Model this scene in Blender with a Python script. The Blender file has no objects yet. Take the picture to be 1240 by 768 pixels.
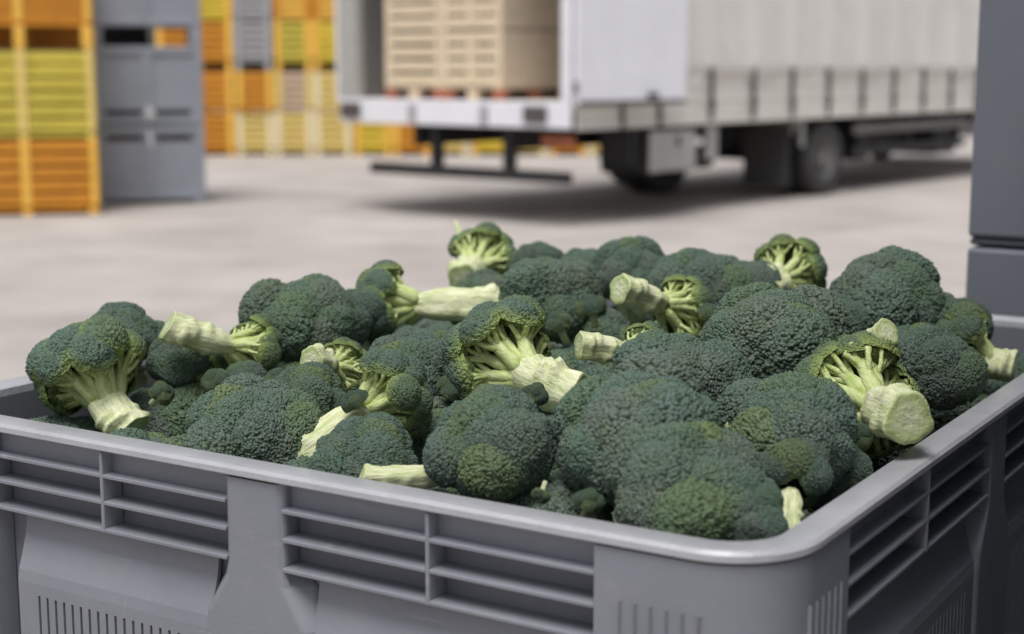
import bpy, bmesh, math, random
import numpy as np
from mathutils import Vector, Matrix, Quaternion

R = math.radians
S = bpy.context.scene
COL = S.collection

# ------------------------------------------------------------------ camera
CAM_H = 1.70
FPX = 1850.0                      # focal length in pixels of the 1240 px wide photograph
PITCH = math.atan((384 - 83) / FPX)
cam_d = bpy.data.cameras.new('camera')
cam = bpy.data.objects.new('camera', cam_d)
COL.objects.link(cam)
cam.location = (0, 0, CAM_H)
cam.rotation_euler = (R(90) - PITCH, 0, 0)
cam_d.sensor_width = 36
cam_d.lens = FPX / 1240 * 36
cam_d.clip_start = 0.05
cam_d.clip_end = 2000
cam_d.dof.use_dof = True
cam_d.dof.focus_distance = 1.52
cam_d.dof.aperture_fstop = 4.2
S.camera = cam

# ------------------------------------------------------------------ world and sun (bright overcast)
SUN_EL, SUN_AZ = 69.0, 200.0      # azimuth: direction the light comes from, clockwise from +Y
world = bpy.data.worlds.new('World')
S.world = world
world.use_nodes = True
wn, wl = world.node_tree.nodes, world.node_tree.links
bg = wn['Background']
sky = wn.new('ShaderNodeTexSky')
sky.sky_type = 'NISHITA'
sky.sun_disc = False
sky.sun_elevation = R(SUN_EL)
sky.sun_rotation = R(SUN_AZ)
sky.dust_density = 4.0
sky.air_density = 1.0
sky.ozone_density = 1.0
hsv = wn.new('ShaderNodeHueSaturation')
hsv.inputs['Saturation'].default_value = 0.36
wl.new(sky.outputs[0], hsv.inputs['Color'])
wl.new(hsv.outputs[0], bg.inputs['Color'])
bg.inputs['Strength'].default_value = 0.066
sun_d = bpy.data.lights.new('sun', 'SUN')
sun_d.energy = 1.5
sun_d.angle = R(28)
sun_d.color = (1.0, 0.98, 0.96)
sun = bpy.data.objects.new('sun', sun_d)
COL.objects.link(sun)
ldir = Vector((-math.sin(R(SUN_AZ)) * math.cos(R(SUN_EL)), -math.cos(R(SUN_AZ)) * math.cos(R(SUN_EL)), -math.sin(R(SUN_EL))))
sun.rotation_euler = ldir.to_track_quat('-Z', 'Y').to_euler()
sun.location = (-5, -5, 12)

S.view_settings.view_transform = 'Standard'
S.view_settings.look = 'None'
S.view_settings.exposure = 0.86
S.view_settings.gamma = 1.0
S.view_settings.use_curve_mapping = False
S.cycles.max_bounces = 6
S.cycles.diffuse_bounces = 4
S.cycles.use_denoising = True
S.cycles.filter_width = 1.5

# ------------------------------------------------------------------ helpers
def link(name, me, mat=None, parent=None, smooth=False):
    if mat is not None:
        me.materials.clear(); me.materials.append(mat)
    if smooth:
        me.polygons.foreach_set('use_smooth', [True] * len(me.polygons))
        me.set_sharp_from_angle(angle=R(38))
    o = bpy.data.objects.new(name, me)
    COL.objects.link(o)
    if parent is not None:
        o.parent = parent
    return o

def empty(name, loc=(0, 0, 0), rz=0.0):
    o = bpy.data.objects.new(name, None)
    COL.objects.link(o)
    o.location = loc
    o.rotation_euler = (0, 0, rz)
    o.empty_display_size = 0.1
    return o

def tag(o, label=None, cat=None, group=None, kind=None):
    for k, v in (('label', label), ('category', cat), ('group', group), ('kind', kind)):
        if v:
            o[k] = v
    return o

def copy_tree(o, parent=None):
    c = o.copy()
    COL.objects.link(c)
    c.parent = parent
    for ch in list(o.children):
        copy_tree(ch, c)
    return c

class MB:
    """collects boxes, prisms, tubes into one mesh"""
    def __init__(self):
        self.v, self.f = [], []
    def add(self, vs, fs):
        n = len(self.v)
        self.v += [tuple(p) for p in vs]
        self.f += [tuple(i + n for i in f) for f in fs]
        return self
    def box(self, x0, x1, y0, y1, z0, z1):
        return self.add([(x0, y0, z0), (x1, y0, z0), (x1, y1, z0), (x0, y1, z0),
                         (x0, y0, z1), (x1, y0, z1), (x1, y1, z1), (x0, y1, z1)],
                        [(0, 3, 2, 1), (4, 5, 6, 7), (0, 1, 5, 4), (1, 2, 6, 5), (2, 3, 7, 6), (3, 0, 4, 7)])
    def prism(self, poly, fn, t0, t1):
        """poly: list of 2-D points, fn(a,b,t) -> xyz"""
        n = len(poly)
        vs = [fn(a, b, t0) for a, b in poly] + [fn(a, b, t1) for a, b in poly]
        fs = [tuple(range(n))[::-1], tuple(range(n, 2 * n))] + [(i, (i + 1) % n, n + (i + 1) % n, n + i) for i in range(n)]
        return self.add(vs, fs)
    def tube(self, pts, rad, seg=8, cap=True, wob=None):
        pts = [Vector(p) for p in pts]
        n = len(pts)
        rings = []
        up = None
        for i, p in enumerate(pts):
            t = (pts[min(i + 1, n - 1)] - pts[max(i - 1, 0)]).normalized()
            if up is None:
                up = t.orthogonal().normalized()
            a = (up - t * up.dot(t)).normalized()
            b = t.cross(a)
            up = a
            r = rad[i] if hasattr(rad, '__len__') else rad
            rings.append([p + (a * math.cos(2 * math.pi * k / seg) + b * math.sin(2 * math.pi * k / seg)) * r * (wob(i, k) if wob else 1) for k in range(seg)])
        vs = [q for rg in rings for q in rg]
        fs = [(i * seg + k, i * seg + (k + 1) % seg, (i + 1) * seg + (k + 1) % seg, (i + 1) * seg + k) for i in range(n - 1) for k in range(seg)]
        if cap:
            fs += [tuple(range(seg))[::-1], tuple(range((n - 1) * seg, n * seg))]
        return self.add(vs, fs)
    def mesh(self, name):
        me = bpy.data.meshes.new(name)
        me.from_pydata(self.v, [], self.f)
        bm = bmesh.new(); bm.from_mesh(me)
        bmesh.ops.recalc_face_normals(bm, faces=bm.faces)
        bm.to_mesh(me); bm.free()
        return me
    def build(self, name, mat, parent=None, bevel=0.0, seg=2, smooth=False):
        o = link(name, self.mesh(name), mat, parent, smooth)
        if bevel:
            m = o.modifiers.new('bevel', 'BEVEL')
            m.width = bevel; m.segments = seg; m.limit_method = 'ANGLE'; m.angle_limit = R(40)
            m.harden_normals = False
        return o

def camray(px, py):
    a, b = (px - 620) / FPX, -(py - 384) / FPX
    c, s = math.cos(PITCH), math.sin(PITCH)
    return Vector((a, c + b * s, -s + b * c))

def at(px, py, z):
    r = camray(px, py)
    return Vector((0, 0, CAM_H)) + r * ((z - CAM_H) / r.z)

# ------------------------------------------------------------------ materials
MATS = {}
def mat_plain(name, col, rough=0.5, var=0.12, scale=6.0, bump=0.0, bscale=80.0, spec=0.4, dirt=0.0, dirt_col=(0.30, 0.27, 0.24), metal=0.0, scratch=0.0):
    """base colour with soft large-scale variation, fine grain, optional dusty wear"""
    if name in MATS:
        return MATS[name]
    m = bpy.data.materials.new(name); m.use_nodes = True
    n, l = m.node_tree.nodes, m.node_tree.links
    p = n['Principled BSDF']
    p.inputs['Roughness'].default_value = rough
    p.inputs['Specular IOR Level'].default_value = spec
    p.inputs['Metallic'].default_value = metal
    tc = n.new('ShaderNodeTexCoord')
    nz = n.new('ShaderNodeTexNoise'); nz.inputs['Scale'].default_value = scale; nz.inputs['Detail'].default_value = 6; nz.inputs['Roughness'].default_value = 0.62
    l.new(tc.outputs['Object'], nz.inputs['Vector'])
    mr = n.new('ShaderNodeMapRange'); mr.inputs[1].default_value = 0.3; mr.inputs[2].default_value = 0.7
    mr.inputs[3].default_value = 1 - var; mr.inputs[4].default_value = 1 + var
    l.new(nz.outputs['Fac'], mr.inputs[0])
    mul = n.new('ShaderNodeMix'); mul.data_type = 'RGBA'; mul.blend_type = 'MULTIPLY'; mul.inputs[0].default_value = 1
    mul.inputs[6].default_value = (*col, 1)
    l.new(mr.outputs[0], mul.inputs[7])
    out = mul.outputs[2]
    if dirt:
        d = n.new('ShaderNodeTexNoise'); d.inputs['Scale'].default_value = scale * 3.1; d.inputs['Detail'].default_value = 8; d.inputs['Roughness'].default_value = 0.7
        l.new(tc.outputs['Object'], d.inputs['Vector'])
        dr = n.new('ShaderNodeMapRange'); dr.inputs[1].default_value = 0.5; dr.inputs[2].default_value = 0.72; dr.inputs[3].default_value = 0; dr.inputs[4].default_value = dirt
        l.new(d.outputs['Fac'], dr.inputs[0])
        mx = n.new('ShaderNodeMix'); mx.data_type = 'RGBA'
        mx.inputs[7].default_value = (*dirt_col, 1)
        l.new(out, mx.inputs[6]); l.new(dr.outputs[0], mx.inputs[0])
        out = mx.outputs[2]
    if scratch:                                  # long faint rub marks and short nicks
        for sc, th, st in (((4, 4, 70), .63, .8), ((60, 60, 5), .66, .6), ((25, 25, 25), .70, 1.0)):
            mp = n.new('ShaderNodeMapping'); mp.inputs['Scale'].default_value = sc; mp.inputs['Rotation'].default_value = (.05, .08, .3)
            l.new(tc.outputs['Object'], mp.inputs['Vector'])
            q = n.new('ShaderNodeTexNoise'); q.inputs['Scale'].default_value = 1.0; q.inputs['Detail'].default_value = 5; q.inputs['Roughness'].default_value = .7
            l.new(mp.outputs[0], q.inputs['Vector'])
            qr = n.new('ShaderNodeMapRange'); qr.inputs[1].default_value = th; qr.inputs[2].default_value = th + .08; qr.inputs[3].default_value = 0; qr.inputs[4].default_value = scratch * st
            l.new(q.outputs['Fac'], qr.inputs[0])
            mx = n.new('ShaderNodeMix'); mx.data_type = 'RGBA'; mx.inputs[7].default_value = (0.40, 0.40, 0.41, 1)
            l.new(out, mx.inputs[6]); l.new(qr.outputs[0], mx.inputs[0]); out = mx.outputs[2]
    l.new(out, p.inputs['Base Color'])
    if bump:
        b = n.new('ShaderNodeBump'); b.inputs['Strength'].default_value = bump; b.inputs['Distance'].default_value = 0.002
        bn = n.new('ShaderNodeTexNoise'); bn.inputs['Scale'].default_value = bscale; bn.inputs['Detail'].default_value = 4
        l.new(tc.outputs['Object'], bn.inputs['Vector'])
        l.new(bn.outputs['Fac'], b.inputs['Height']); l.new(b.outputs[0], p.inputs['Normal'])
    MATS[name] = m
    return m

GREY = mat_plain('grey_plastic', (0.196, 0.208, 0.238), 0.48, 0.09, 6, 0.16, 240, 0.4, 0.30, (0.25, 0.245, 0.23), scratch=.38)
GREYR = mat_plain('grey_plastic_scuffed_lit', (0.37, 0.375, 0.40), 0.34, 0.10, 16, 0.35, 150, 0.5, 0.45, (0.44, 0.43, 0.42), scratch=.5)  # rub marks are wear; pale base paints in the rim's top-light highlight
GREYB = mat_plain('grey_plastic_dull', (0.28, 0.305, 0.355), 0.55, 0.06, 3, 0, spec=0.35, dirt=0.12)
GREYB2 = mat_plain('grey_plastic_pale', (0.36, 0.36, 0.37), 0.55, 0.06, 3, 0, spec=0.35)
BLACK = mat_plain('black_steel', (0.018, 0.018, 0.02), 0.55, 0.2, 4, dirt=0.25, dirt_col=(0.07, 0.065, 0.06))
RUBBER = mat_plain('rubber', (0.045, 0.045, 0.045), 0.8, 0.2, 8, dirt=0.6, dirt_col=(0.14, 0.135, 0.125))
STEEL = mat_plain('wheel_steel', (0.17, 0.17, 0.165), 0.55, 0.2, 7, dirt=0.5, dirt_col=(0.10, 0.09, 0.08))
TARP = mat_plain('tarpaulin', (0.78, 0.755, 0.72), 0.5, 0.05, 0.9, dirt=0.18, dirt_col=(0.38, 0.36, 0.33))
BOARD = mat_plain('side_board', (0.74, 0.715, 0.66), 0.5, 0.08, 1.5, dirt=0.3, dirt_col=(0.34, 0.32, 0.28))
WHITE = mat_plain('white_paint', (0.80, 0.81, 0.86), 0.4, 0.04, 1.5, dirt=0.12, dirt_col=(0.5, 0.48, 0.44))
STRAP = mat_plain('strap_webbing', (0.09, 0.085, 0.08), 0.75, 0.15, 9)
BOXGREY = mat_plain('tool_box_paint', (0.42, 0.42, 0.40), 0.5, 0.08, 3, dirt=0.3, dirt_col=(0.25, 0.23, 0.2))
WOOD = mat_plain('pale_wood', (0.72, 0.60, 0.43), 0.75, 0.14, 9, dirt=0.15, dirt_col=(0.5, 0.38, 0.24))
WOODG = mat_plain('pale_grey_wood', (0.68, 0.58, 0.46), 0.75, 0.12, 9)
REDBLK = mat_plain('red_block', (0.40, 0.13, 0.07), 0.7, 0.15, 9)
ORANGE = mat_plain('orange_plastic', (0.62, 0.255, 0.022), 0.5, 0.14, 3, dirt=0.2, dirt_col=(0.35, 0.17, 0.05))
ORANGEL = mat_plain('light_orange_plastic', (0.82, 0.48, 0.08), 0.5, 0.10, 3)
YELLOW = mat_plain('yellow_plastic', (0.58, 0.48, 0.07), 0.5, 0.14, 3)
YELLOWL = mat_plain('pale_yellow_plastic', (0.74, 0.56, 0.18), 0.5, 0.08, 3)
PINKB = mat_plain('beige_plastic', (0.56, 0.42, 0.30), 0.55, 0.1, 3)
LAMP = mat_plain('lamp_lens', (0.10, 0.085, 0.085), 0.3, 0.2, 20)
MARK = mat_plain('chalk_white', (0.72, 0.72, 0.74), 0.7, 0.1, 12)
SLOT = mat_plain('grey_plastic_inner', (0.17, 0.175, 0.2), 0.6, 0.1, 6)

# ground: pale dusty concrete
def ground_material():
    m = bpy.data.materials.new('yard_concrete'); m.use_nodes = True
    n, l = m.node_tree.nodes, m.node_tree.links
    p = n['Principled BSDF']; p.inputs['Roughness'].default_value = 0.8; p.inputs['Specular IOR Level'].default_value = 0.25
    tc = n.new('ShaderNodeTexCoord')
    def noise(sc, det, stretch=(1, 1, 1)):
        mp = n.new('ShaderNodeMapping'); mp.inputs['Scale'].default_value = stretch
        l.new(tc.outputs['Object'], mp.inputs['Vector'])
        t = n.new('ShaderNodeTexNoise'); t.inputs['Scale'].default_value = sc; t.inputs['Detail'].default_value = det; t.inputs['Roughness'].default_value = 0.6
        l.new(mp.outputs[0], t.inputs['Vector'])
        return t
    a = noise(0.22, 6, (1, 1, 1)); b = noise(0.8, 8, (1, 1, 1)); g = noise(90, 3)
    cr = n.new('ShaderNodeValToRGB')
    cr.color_ramp.elements[0].position = 0.3; cr.color_ramp.elements[0].color = (0.382, 0.345, 0.318, 1)
    cr.color_ramp.elements[1].position = 0.7; cr.color_ramp.elements[1].color = (0.482, 0.445, 0.418, 1)
    l.new(a.outputs['Fac'], cr.inputs[0])
    mr = n.new('ShaderNodeMapRange'); mr.inputs[1].default_value = 0.3; mr.inputs[2].default_value = 0.72; mr.inputs[3].default_value = 0.76; mr.inputs[4].default_value = 1.12
    l.new(b.outputs['Fac'], mr.inputs[0])
    mul = n.new('ShaderNodeMix'); mul.data_type = 'RGBA'; mul.blend_type = 'MULTIPLY'; mul.inputs[0].default_value = 1
    l.new(cr.outputs[0], mul.inputs[6]); l.new(mr.outputs[0], mul.inputs[7])
    mr2 = n.new('ShaderNodeMapRange'); mr2.inputs[3].default_value = 0.9; mr2.inputs[4].default_value = 1.1
    l.new(g.outputs['Fac'], mr2.inputs[0])
    mul2 = n.new('ShaderNodeMix'); mul2.data_type = 'RGBA'; mul2.blend_type = 'MULTIPLY'; mul2.inputs[0].default_value = 1
    l.new(mul.outputs[2], mul2.inputs[6]); l.new(mr2.outputs[0], mul2.inputs[7])
    l.new(mul2.outputs[2], p.inputs['Base Color'])
    bp = n.new('ShaderNodeBump'); bp.inputs['Strength'].default_value = 0.3; bp.inputs['Distance'].default_value = 0.01
    l.new(g.outputs['Fac'], bp.inputs['Height']); l.new(bp.outputs[0], p.inputs['Normal'])
    return m

# broccoli buds: waxy blue-green bud tips over yellower bud bases, paler yellow-green under the florets
def crown_material():
    m = bpy.data.materials.new('broccoli_buds'); m.use_nodes = True
    n, l = m.node_tree.nodes, m.node_tree.links
    p = n['Principled BSDF']; p.inputs['Roughness'].default_value = 0.55; p.inputs['Specular IOR Level'].default_value = 0.42
    at_b = n.new('ShaderNodeAttribute'); at_b.attribute_name = 'bud'
    at_u = n.new('ShaderNodeAttribute'); at_u.attribute_name = 'under'
    oi = n.new('ShaderNodeObjectInfo')
    tc = n.new('ShaderNodeTexCoord')
    # bud tips: per-head hue from bluish to yellower green
    r1 = n.new('ShaderNodeValToRGB')
    e = r1.color_ramp.elements
    e[0].position = 0.0; e[0].color = (0.108, 0.178, 0.146, 1)
    e[1].position = 1.0; e[1].color = (0.117, 0.175, 0.104, 1)
    x = e.new(0.5); x.color = (0.097, 0.145, 0.125, 1)
    l.new(oi.outputs['Random'], r1.inputs[0])
    at_t = n.new('ShaderNodeAttribute'); at_t.attribute_name = 'tint'
    rt = n.new('ShaderNodeValToRGB'); et = rt.color_ramp.elements
    et[0].position = 0.0; et[0].color = (0.149, 0.170, 0.151, 1)
    et[1].position = 1.0; et[1].color = (0.200, 0.255, 0.082, 1)
    for ps, cl in ((.25, (0.116, 0.170, 0.148, 1)), (.55, (0.105, 0.175, 0.139, 1)), (.82, (0.112, 0.185, 0.098, 1))):
        q = et.new(ps); q.color = cl
    l.new(at_t.outputs['Fac'], rt.inputs[0])
    tip = n.new('ShaderNodeMix'); tip.data_type = 'RGBA'; tip.inputs[0].default_value = 0.6
    l.new(r1.outputs[0], tip.inputs[6]); l.new(rt.outputs[0], tip.inputs[7])
    base = n.new('ShaderNodeRGB'); base.outputs[0].default_value = (0.036, 0.062, 0.020, 1)
    mx = n.new('ShaderNodeMix'); mx.data_type = 'RGBA'
    l.new(at_b.outputs['Fac'], mx.inputs[0]); l.new(base.outputs[0], mx.inputs[6]); l.new(tip.outputs[2], mx.inputs[7])
    # patches of younger, lighter green
    nz = n.new('ShaderNodeTexNoise'); nz.inputs['Scale'].default_value = 1.9; nz.inputs['Detail'].default_value = 3
    off = n.new('ShaderNodeVectorMath'); off.operation = 'ADD'
    sc = n.new('ShaderNodeVectorMath'); sc.operation = 'SCALE'; sc.inputs[0].default_value = (37, 17, 91)
    l.new(oi.outputs['Random'], sc.inputs['Scale']); l.new(tc.outputs['Object'], off.inputs[0]); l.new(sc.outputs[0], off.inputs[1])
    l.new(off.outputs[0], nz.inputs['Vector'])
    mr = n.new('ShaderNodeMapRange'); mr.inputs[1].default_value = 0.52; mr.inputs[2].default_value = 0.78; mr.inputs[3].default_value = 0; mr.inputs[4].default_value = 0.55
    l.new(nz.outputs['Fac'], mr.inputs[0])
    m2 = n.new('ShaderNodeMix'); m2.data_type = 'RGBA'; m2.inputs[7].default_value = (0.090, 0.135, 0.055, 1)
    l.new(mr.outputs[0], m2.inputs[0]); l.new(mx.outputs[2], m2.inputs[6])
    m3 = n.new('ShaderNodeMix'); m3.data_type = 'RGBA'; m3.inputs[7].default_value = (0.27, 0.35, 0.095, 1)
    l.new(at_u.outputs['Fac'], m3.inputs[0]); l.new(m2.outputs[2], m3.inputs[6])
    l.new(m3.outputs[2], p.inputs['Base Color'])
    vo = n.new('ShaderNodeTexVoronoi'); vo.inputs['Scale'].default_value = 46
    l.new(tc.outputs['Object'], vo.inputs['Vector'])
    bp = n.new('ShaderNodeBump'); bp.inputs['Strength'].default_value = 0.85; bp.inputs['Distance'].default_value = 0.0016; bp.invert = True
    l.new(vo.outputs['Distance'], bp.inputs['Height']); l.new(bp.outputs[0], p.inputs['Normal'])
    return m

def stalk_material(name, c0, c1, scale, rough=0.5, radial=False):
    m = bpy.data.materials.new(name); m.use_nodes = True
    n, l = m.node_tree.nodes, m.node_tree.links
    p = n['Principled BSDF']; p.inputs['Roughness'].default_value = rough; p.inputs['Specular IOR Level'].default_value = 0.4
    p.inputs['Subsurface Weight'].default_value = 0.05
    p.inputs['Subsurface Radius'].default_value = (0.006, 0.008, 0.002)
    p.inputs['Subsurface Scale'].default_value = 1.0
    tc = n.new('ShaderNodeTexCoord')
    mp = n.new('ShaderNodeMapping'); mp.inputs['Scale'].default_value = (1, 1, 1) if radial else (1, 1, 0.22)
    l.new(tc.outputs['Object'], mp.inputs['Vector'])
    nz = n.new('ShaderNodeTexNoise'); nz.inputs['Scale'].default_value = scale; nz.inputs['Detail'].default_value = 6; nz.inputs['Roughness'].default_value = 0.65
    l.new(mp.outputs[0], nz.inputs['Vector'])
    cr = n.new('ShaderNodeValToRGB')
    cr.color_ramp.elements[0].position = 0.34; cr.color_ramp.elements[0].color = (*c0, 1)
    cr.color_ramp.elements[1].position = 0.64; cr.color_ramp.elements[1].color = (*c1, 1)
    l.new(nz.outputs['Fac'], cr.inputs[0])
    out = cr.outputs[0]
    if radial:                                   # pale pith, greener ring, pale skin
        g = n.new('ShaderNodeAttribute'); g.attribute_name = 'rad'
        r2 = n.new('ShaderNodeValToRGB'); e = r2.color_ramp.elements
        e[0].position = 0.0; e[0].color = (0.64, 0.66, 0.48, 1)
        e[1].position = 1.0; e[1].color = (0.62, 0.70, 0.36, 1)
        a = e.new(0.55); a.color = (0.52, 0.57, 0.32, 1)
        b = e.new(0.86); b.color = (0.30, 0.40, 0.13, 1)
        l.new(g.outputs['Fac'], r2.inputs[0])
        mx = n.new('ShaderNodeMix'); mx.data_type = 'RGBA'; mx.inputs[0].default_value = 0.72
        l.new(out, mx.inputs[6]); l.new(r2.outputs[0], mx.inputs[7]); out = mx.outputs[2]
    l.new(out, p.inputs['Base Color'])
    bp = n.new('ShaderNodeBump'); bp.inputs['Strength'].default_value = 0.8; bp.inputs['Distance'].default_value = 0.004
    l.new(nz.outputs['Fac'], bp.inputs['Height']); l.new(bp.outputs[0], p.inputs['Normal'])
    return m

CROWN = crown_material()
STALK = stalk_material('broccoli_stalk', (0.42, 0.49, 0.20), (0.76, 0.77, 0.54), 11, .62)
BRANCH = stalk_material('broccoli_branch', (0.34, 0.44, 0.12), (0.60, 0.66, 0.33), 8)
CUT = stalk_material('broccoli_cut', (0.45, 0.52, 0.25), (0.58, 0.63, 0.38), 9, 0.4, True)
LEAF = stalk_material('broccoli_leaf', (0.10, 0.20, 0.06), (0.22, 0.33, 0.14), 8)
TWIG = stalk_material('dry_leaf_stem', (0.40, 0.46, 0.24), (0.62, 0.66, 0.45), 8)

# ------------------------------------------------------------------ setting: the yard
mb = MB()
mb.add([(-400, -400, 0), (400, -400, 0), (400, 400, 0), (-400, 400, 0)], [(0, 1, 2, 3)])
tag(mb.build('ground', ground_material()), kind='structure')

# ------------------------------------------------------------------ the grey plastic bins
BL, BW, BH = 1.02, 1.24, 0.76     # front length, side length, height
RIM_Z = CAM_H - 0.357
BIN_ROT = R(-32.0)
BIN_A = at(945, 683, RIM_Z)       # sharp corner of the outer rim
RC = 0.075                        # corner radius

def rounded_rect(x0, x1, y0, y1, r, seg=10):
    pts = []
    for cx, cy, a0 in ((x1 - r, y0 + r, -90), (x1 - r, y1 - r, 0), (x0 + r, y1 - r, 90), (x0 + r, y0 + r, 180)):
        for k in range(seg + 1):
            a = R(a0 + 90 * k / seg)
            pts.append((cx + r * math.cos(a), cy + r * math.sin(a)))
    return pts

def make_bin():
    """local frame: x from -BL to 0, y from 0 (front) to BW, z 0 at the base, BH at the rim"""
    root = empty('plastic_bin')
    # rim: flat rounded ring with softly rolled edges
    prof = [(0.000, -0.010), (-0.003, -0.008), (-0.003, -0.003), (0.0, 0.0), (0.026, 0.0), (0.030, -0.003), (0.031, -0.012)]
    rings = []
    for off, dz in prof:
        rr = max(RC - off, 0.01)
        rings.append([(x, y, BH + dz) for x, y in rounded_rect(-BL + off, -off, off, BW - off, rr, 12)])
    m = MB(); n = len(rings[0])
    vs = [p for rg in rings for p in rg]
    fs = [(i * n + k, i * n + (k + 1) % n, (i + 1) * n + (k + 1) % n, (i + 1) * n + k) for i in range(len(rings) - 1) for k in range(n)]
    fs += [((len(rings) - 1) * n + k, (len(rings) - 1) * n + (k + 1) % n, (k + 1) % n, k) for k in range(n)]
    m.add(vs, fs)
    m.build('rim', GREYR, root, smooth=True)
    # base plate and feet
    m = MB(); m.box(-BL + .03, -.03, .03, BW - .03, .12, .145)
    m.build('base', SLOT, root, .004)
    for cx in (-BL + .12, -BL / 2, -.12):
        MB().box(cx - .055, cx + .055, .012, BW - .012, 0, .119).build('runner', GREY, root, .006)
    # inner wall: one closed liner
    m = MB()
    o = rounded_rect(-BL + .027, -.027, .027, BW - .027, RC - .027, 8)
    i_ = rounded_rect(-BL + .031, -.031, .031, BW - .031, RC - .031, 8)
    n = len(o)
    vs = [(x, y, .146) for x, y in o] + [(x, y, BH - .011) for x, y in o] + [(x, y, BH - .011) for x, y in i_] + [(x, y, .146) for x, y in i_]
    fs = [(a * n + k, a * n + (k + 1) % n, ((a + 1) % 4) * n + (k + 1) % n, ((a + 1) % 4) * n + k) for a in range(4) for k in range(n)]
    m.add(vs, fs)
    m.build('inner_wall', SLOT, root, smooth=False)
    # corner posts with fine upright ribs
    for ci in range(4):
        sx = 1 if ci in (0, 1) else -1          # right / left
        sy = 1 if ci in (0, 3) else -1          # front / back
        ex = 0 if sx == 1 else -BL
        ey = 0 if sy == 1 else BW
        a1, a2, th = .155, .150, .0255
        arc = [(RC - RC * math.cos(R(q)), RC - RC * math.sin(R(q))) for q in range(0, 91, 9)]     # from the right side to the front
        inn = [(RC - (RC - th) * math.cos(R(q)), RC - (RC - th) * math.sin(R(q))) for q in range(90, -1, -9)]
        poly = [(0, a2)] + arc + [(a1, 0), (a1, th)] + inn + [(th, a2)]
        m = MB()
        m.prism(poly, lambda a, b, t: (ex - sx * a, ey + sy * b, t), .015, BH - .0115)
        cp = m.build('corner_post', GREY, root, smooth=True)
        for k in range(6):
            zt = BH - .052
            s0 = .064 + k * .0135
            mm = MB(); mm.prism([(s0 - .0022, .002), (s0, -.0032), (s0 + .0022, .002)], lambda a, b, t: (ex - sx * a, ey + sy * b, t), BH - .40, zt)
            mm.build('rib', GREY, cp)
            mm = MB(); mm.prism([(s0 - .0022, .002), (s0, -.0014), (s0 + .0022, .002)], lambda a, b, t: (ex - sx * b, ey + sy * a, t), BH - .40, zt)
            mm.build('rib', GREY, cp)
    # the four sides
    def side(P, SL, a):
        half = .033
        def bx(m, s0, s1, d0, d1, z0, z1):
            return m.prism([(s0, d0), (s1, d0), (s1, d1), (s0, d1)], lambda p, q, t: P(p, q, BH + t), z0, z1)
        # centre post, flaring below the shelves, with soft shoulders going back to the wall
        m = MB(); c = SL / 2
        sh = [(-.0115, half), (-.090, half), (-.108, half + .004), (-.145, half + .027), (-.165, half + .031), (-.62, half + .031)]
        vs, fs = [], []
        for dz, w in sh:
            k = .010 if dz > -.1 else .022
            row = [(-w - (k - .010) * 1.4, .0255), (-w - .002, .006), (-w + .004, .0005), (w - .004, .0005), (w + .002, .006), (w + (k - .010) * 1.4, .0255)]
            vs += [P(c + s_, d_, BH + dz) for s_, d_ in row]
        for i in range(len(sh) - 1):
            for k in range(5):
                fs.append((i * 6 + k, i * 6 + k + 1, (i + 1) * 6 + k + 1, (i + 1) * 6 + k))
        m.add(vs, fs)
        m.build('post', GREY, root, .003)
        for s0, s1 in ((a, c - half), (c + half, SL - a)):
            for dz in (-.0335, -.0605, -.0885):
                m = MB(); bx(m, s0 + .0005, s1 - .0005, .0008, .0264, dz - .0040, dz)
                m.build('shelf_rib', GREY, root, .0008, 1)
            mid = (s0 + s1) / 2
            m = MB(); bx(m, mid - .0021, mid + .0021, .0002, .0262, -.0926, -.0115)
            m.build('divider', GREY, root, .0008, 1)
            m = MB(); bx(m, s0 + .001, s1 - .001, .0150, .0200, -.0335, -.0118)
            m.build('backing_plate', GREY, root)
            # lower panel: leans out under the shelves, then drops, pierced by upright slots
            p0, p1 = s0 + .028, s1 - .028
            m = MB()
            def strip(sa, sb, pf):
                poly = [(d, z) for d, z in pf] + [(d + .0045, z) for d, z in pf[::-1]]
                m.prism(poly, lambda d, z, t: P(t, d, BH + z), sa, sb)
            strip(p0, p1, [(.0215, -.093), (.0175, -.118), (.0110, -.140), (.0060, -.154), (.0045, -.166), (.0045, -.178)])
            n = int((p1 - p0 - .03) / .0122)
            e0 = p0 + .016
            q = p0
            for k in range(n):
                cs = e0 + k * .0122
                strip(q, cs - .0017, [(.0045, -.178), (.0045, -.40)])
                q = cs + .0017
            strip(q, p1, [(.0045, -.178), (.0045, -.40)])
            strip(p0, p1, [(.0045, -.40), (.0045, -.64)])
            m.build('vent_panel', GREY, root)
        m = MB(); bx(m, a + .0005, SL - a - .0005, .0015, .0255, -.72, -.63)
        m.build('bottom_rail', GREY, root, .004)
    side(lambda s, d, z: (-s, d, z), BL, .155)
    side(lambda s, d, z: (-d, s, z), BW, .150)
    side(lambda s, d, z: (-s, BW - d, z), BL, .155)
    side(lambda s, d, z: (-BL + d, s, z), BW, .150)
    return root

bin0 = make_bin()
bin0.location = (BIN_A.x, BIN_A.y, RIM_Z - BH)
bin0.rotation_euler = (0, 0, BIN_ROT)
BIN_M = Matrix.Translation((BIN_A.x, BIN_A.y, 0)) @ Matrix.Rotation(BIN_ROT, 4, 'Z')
BIN_I = BIN_M.inverted()
tag(bin0, 'large grey plastic bin with slotted sides, filled with broccoli in the foreground', 'bin', 'grey plastic bins')

low = copy_tree(bin0)
low.location = (BIN_A.x, BIN_A.y, 0)
low.scale = (1, 1, (RIM_Z - BH + 0.004) / BH)
tag(low, 'grey plastic bin carrying the bin of broccoli on its rim', 'bin', 'grey plastic bins')

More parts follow.
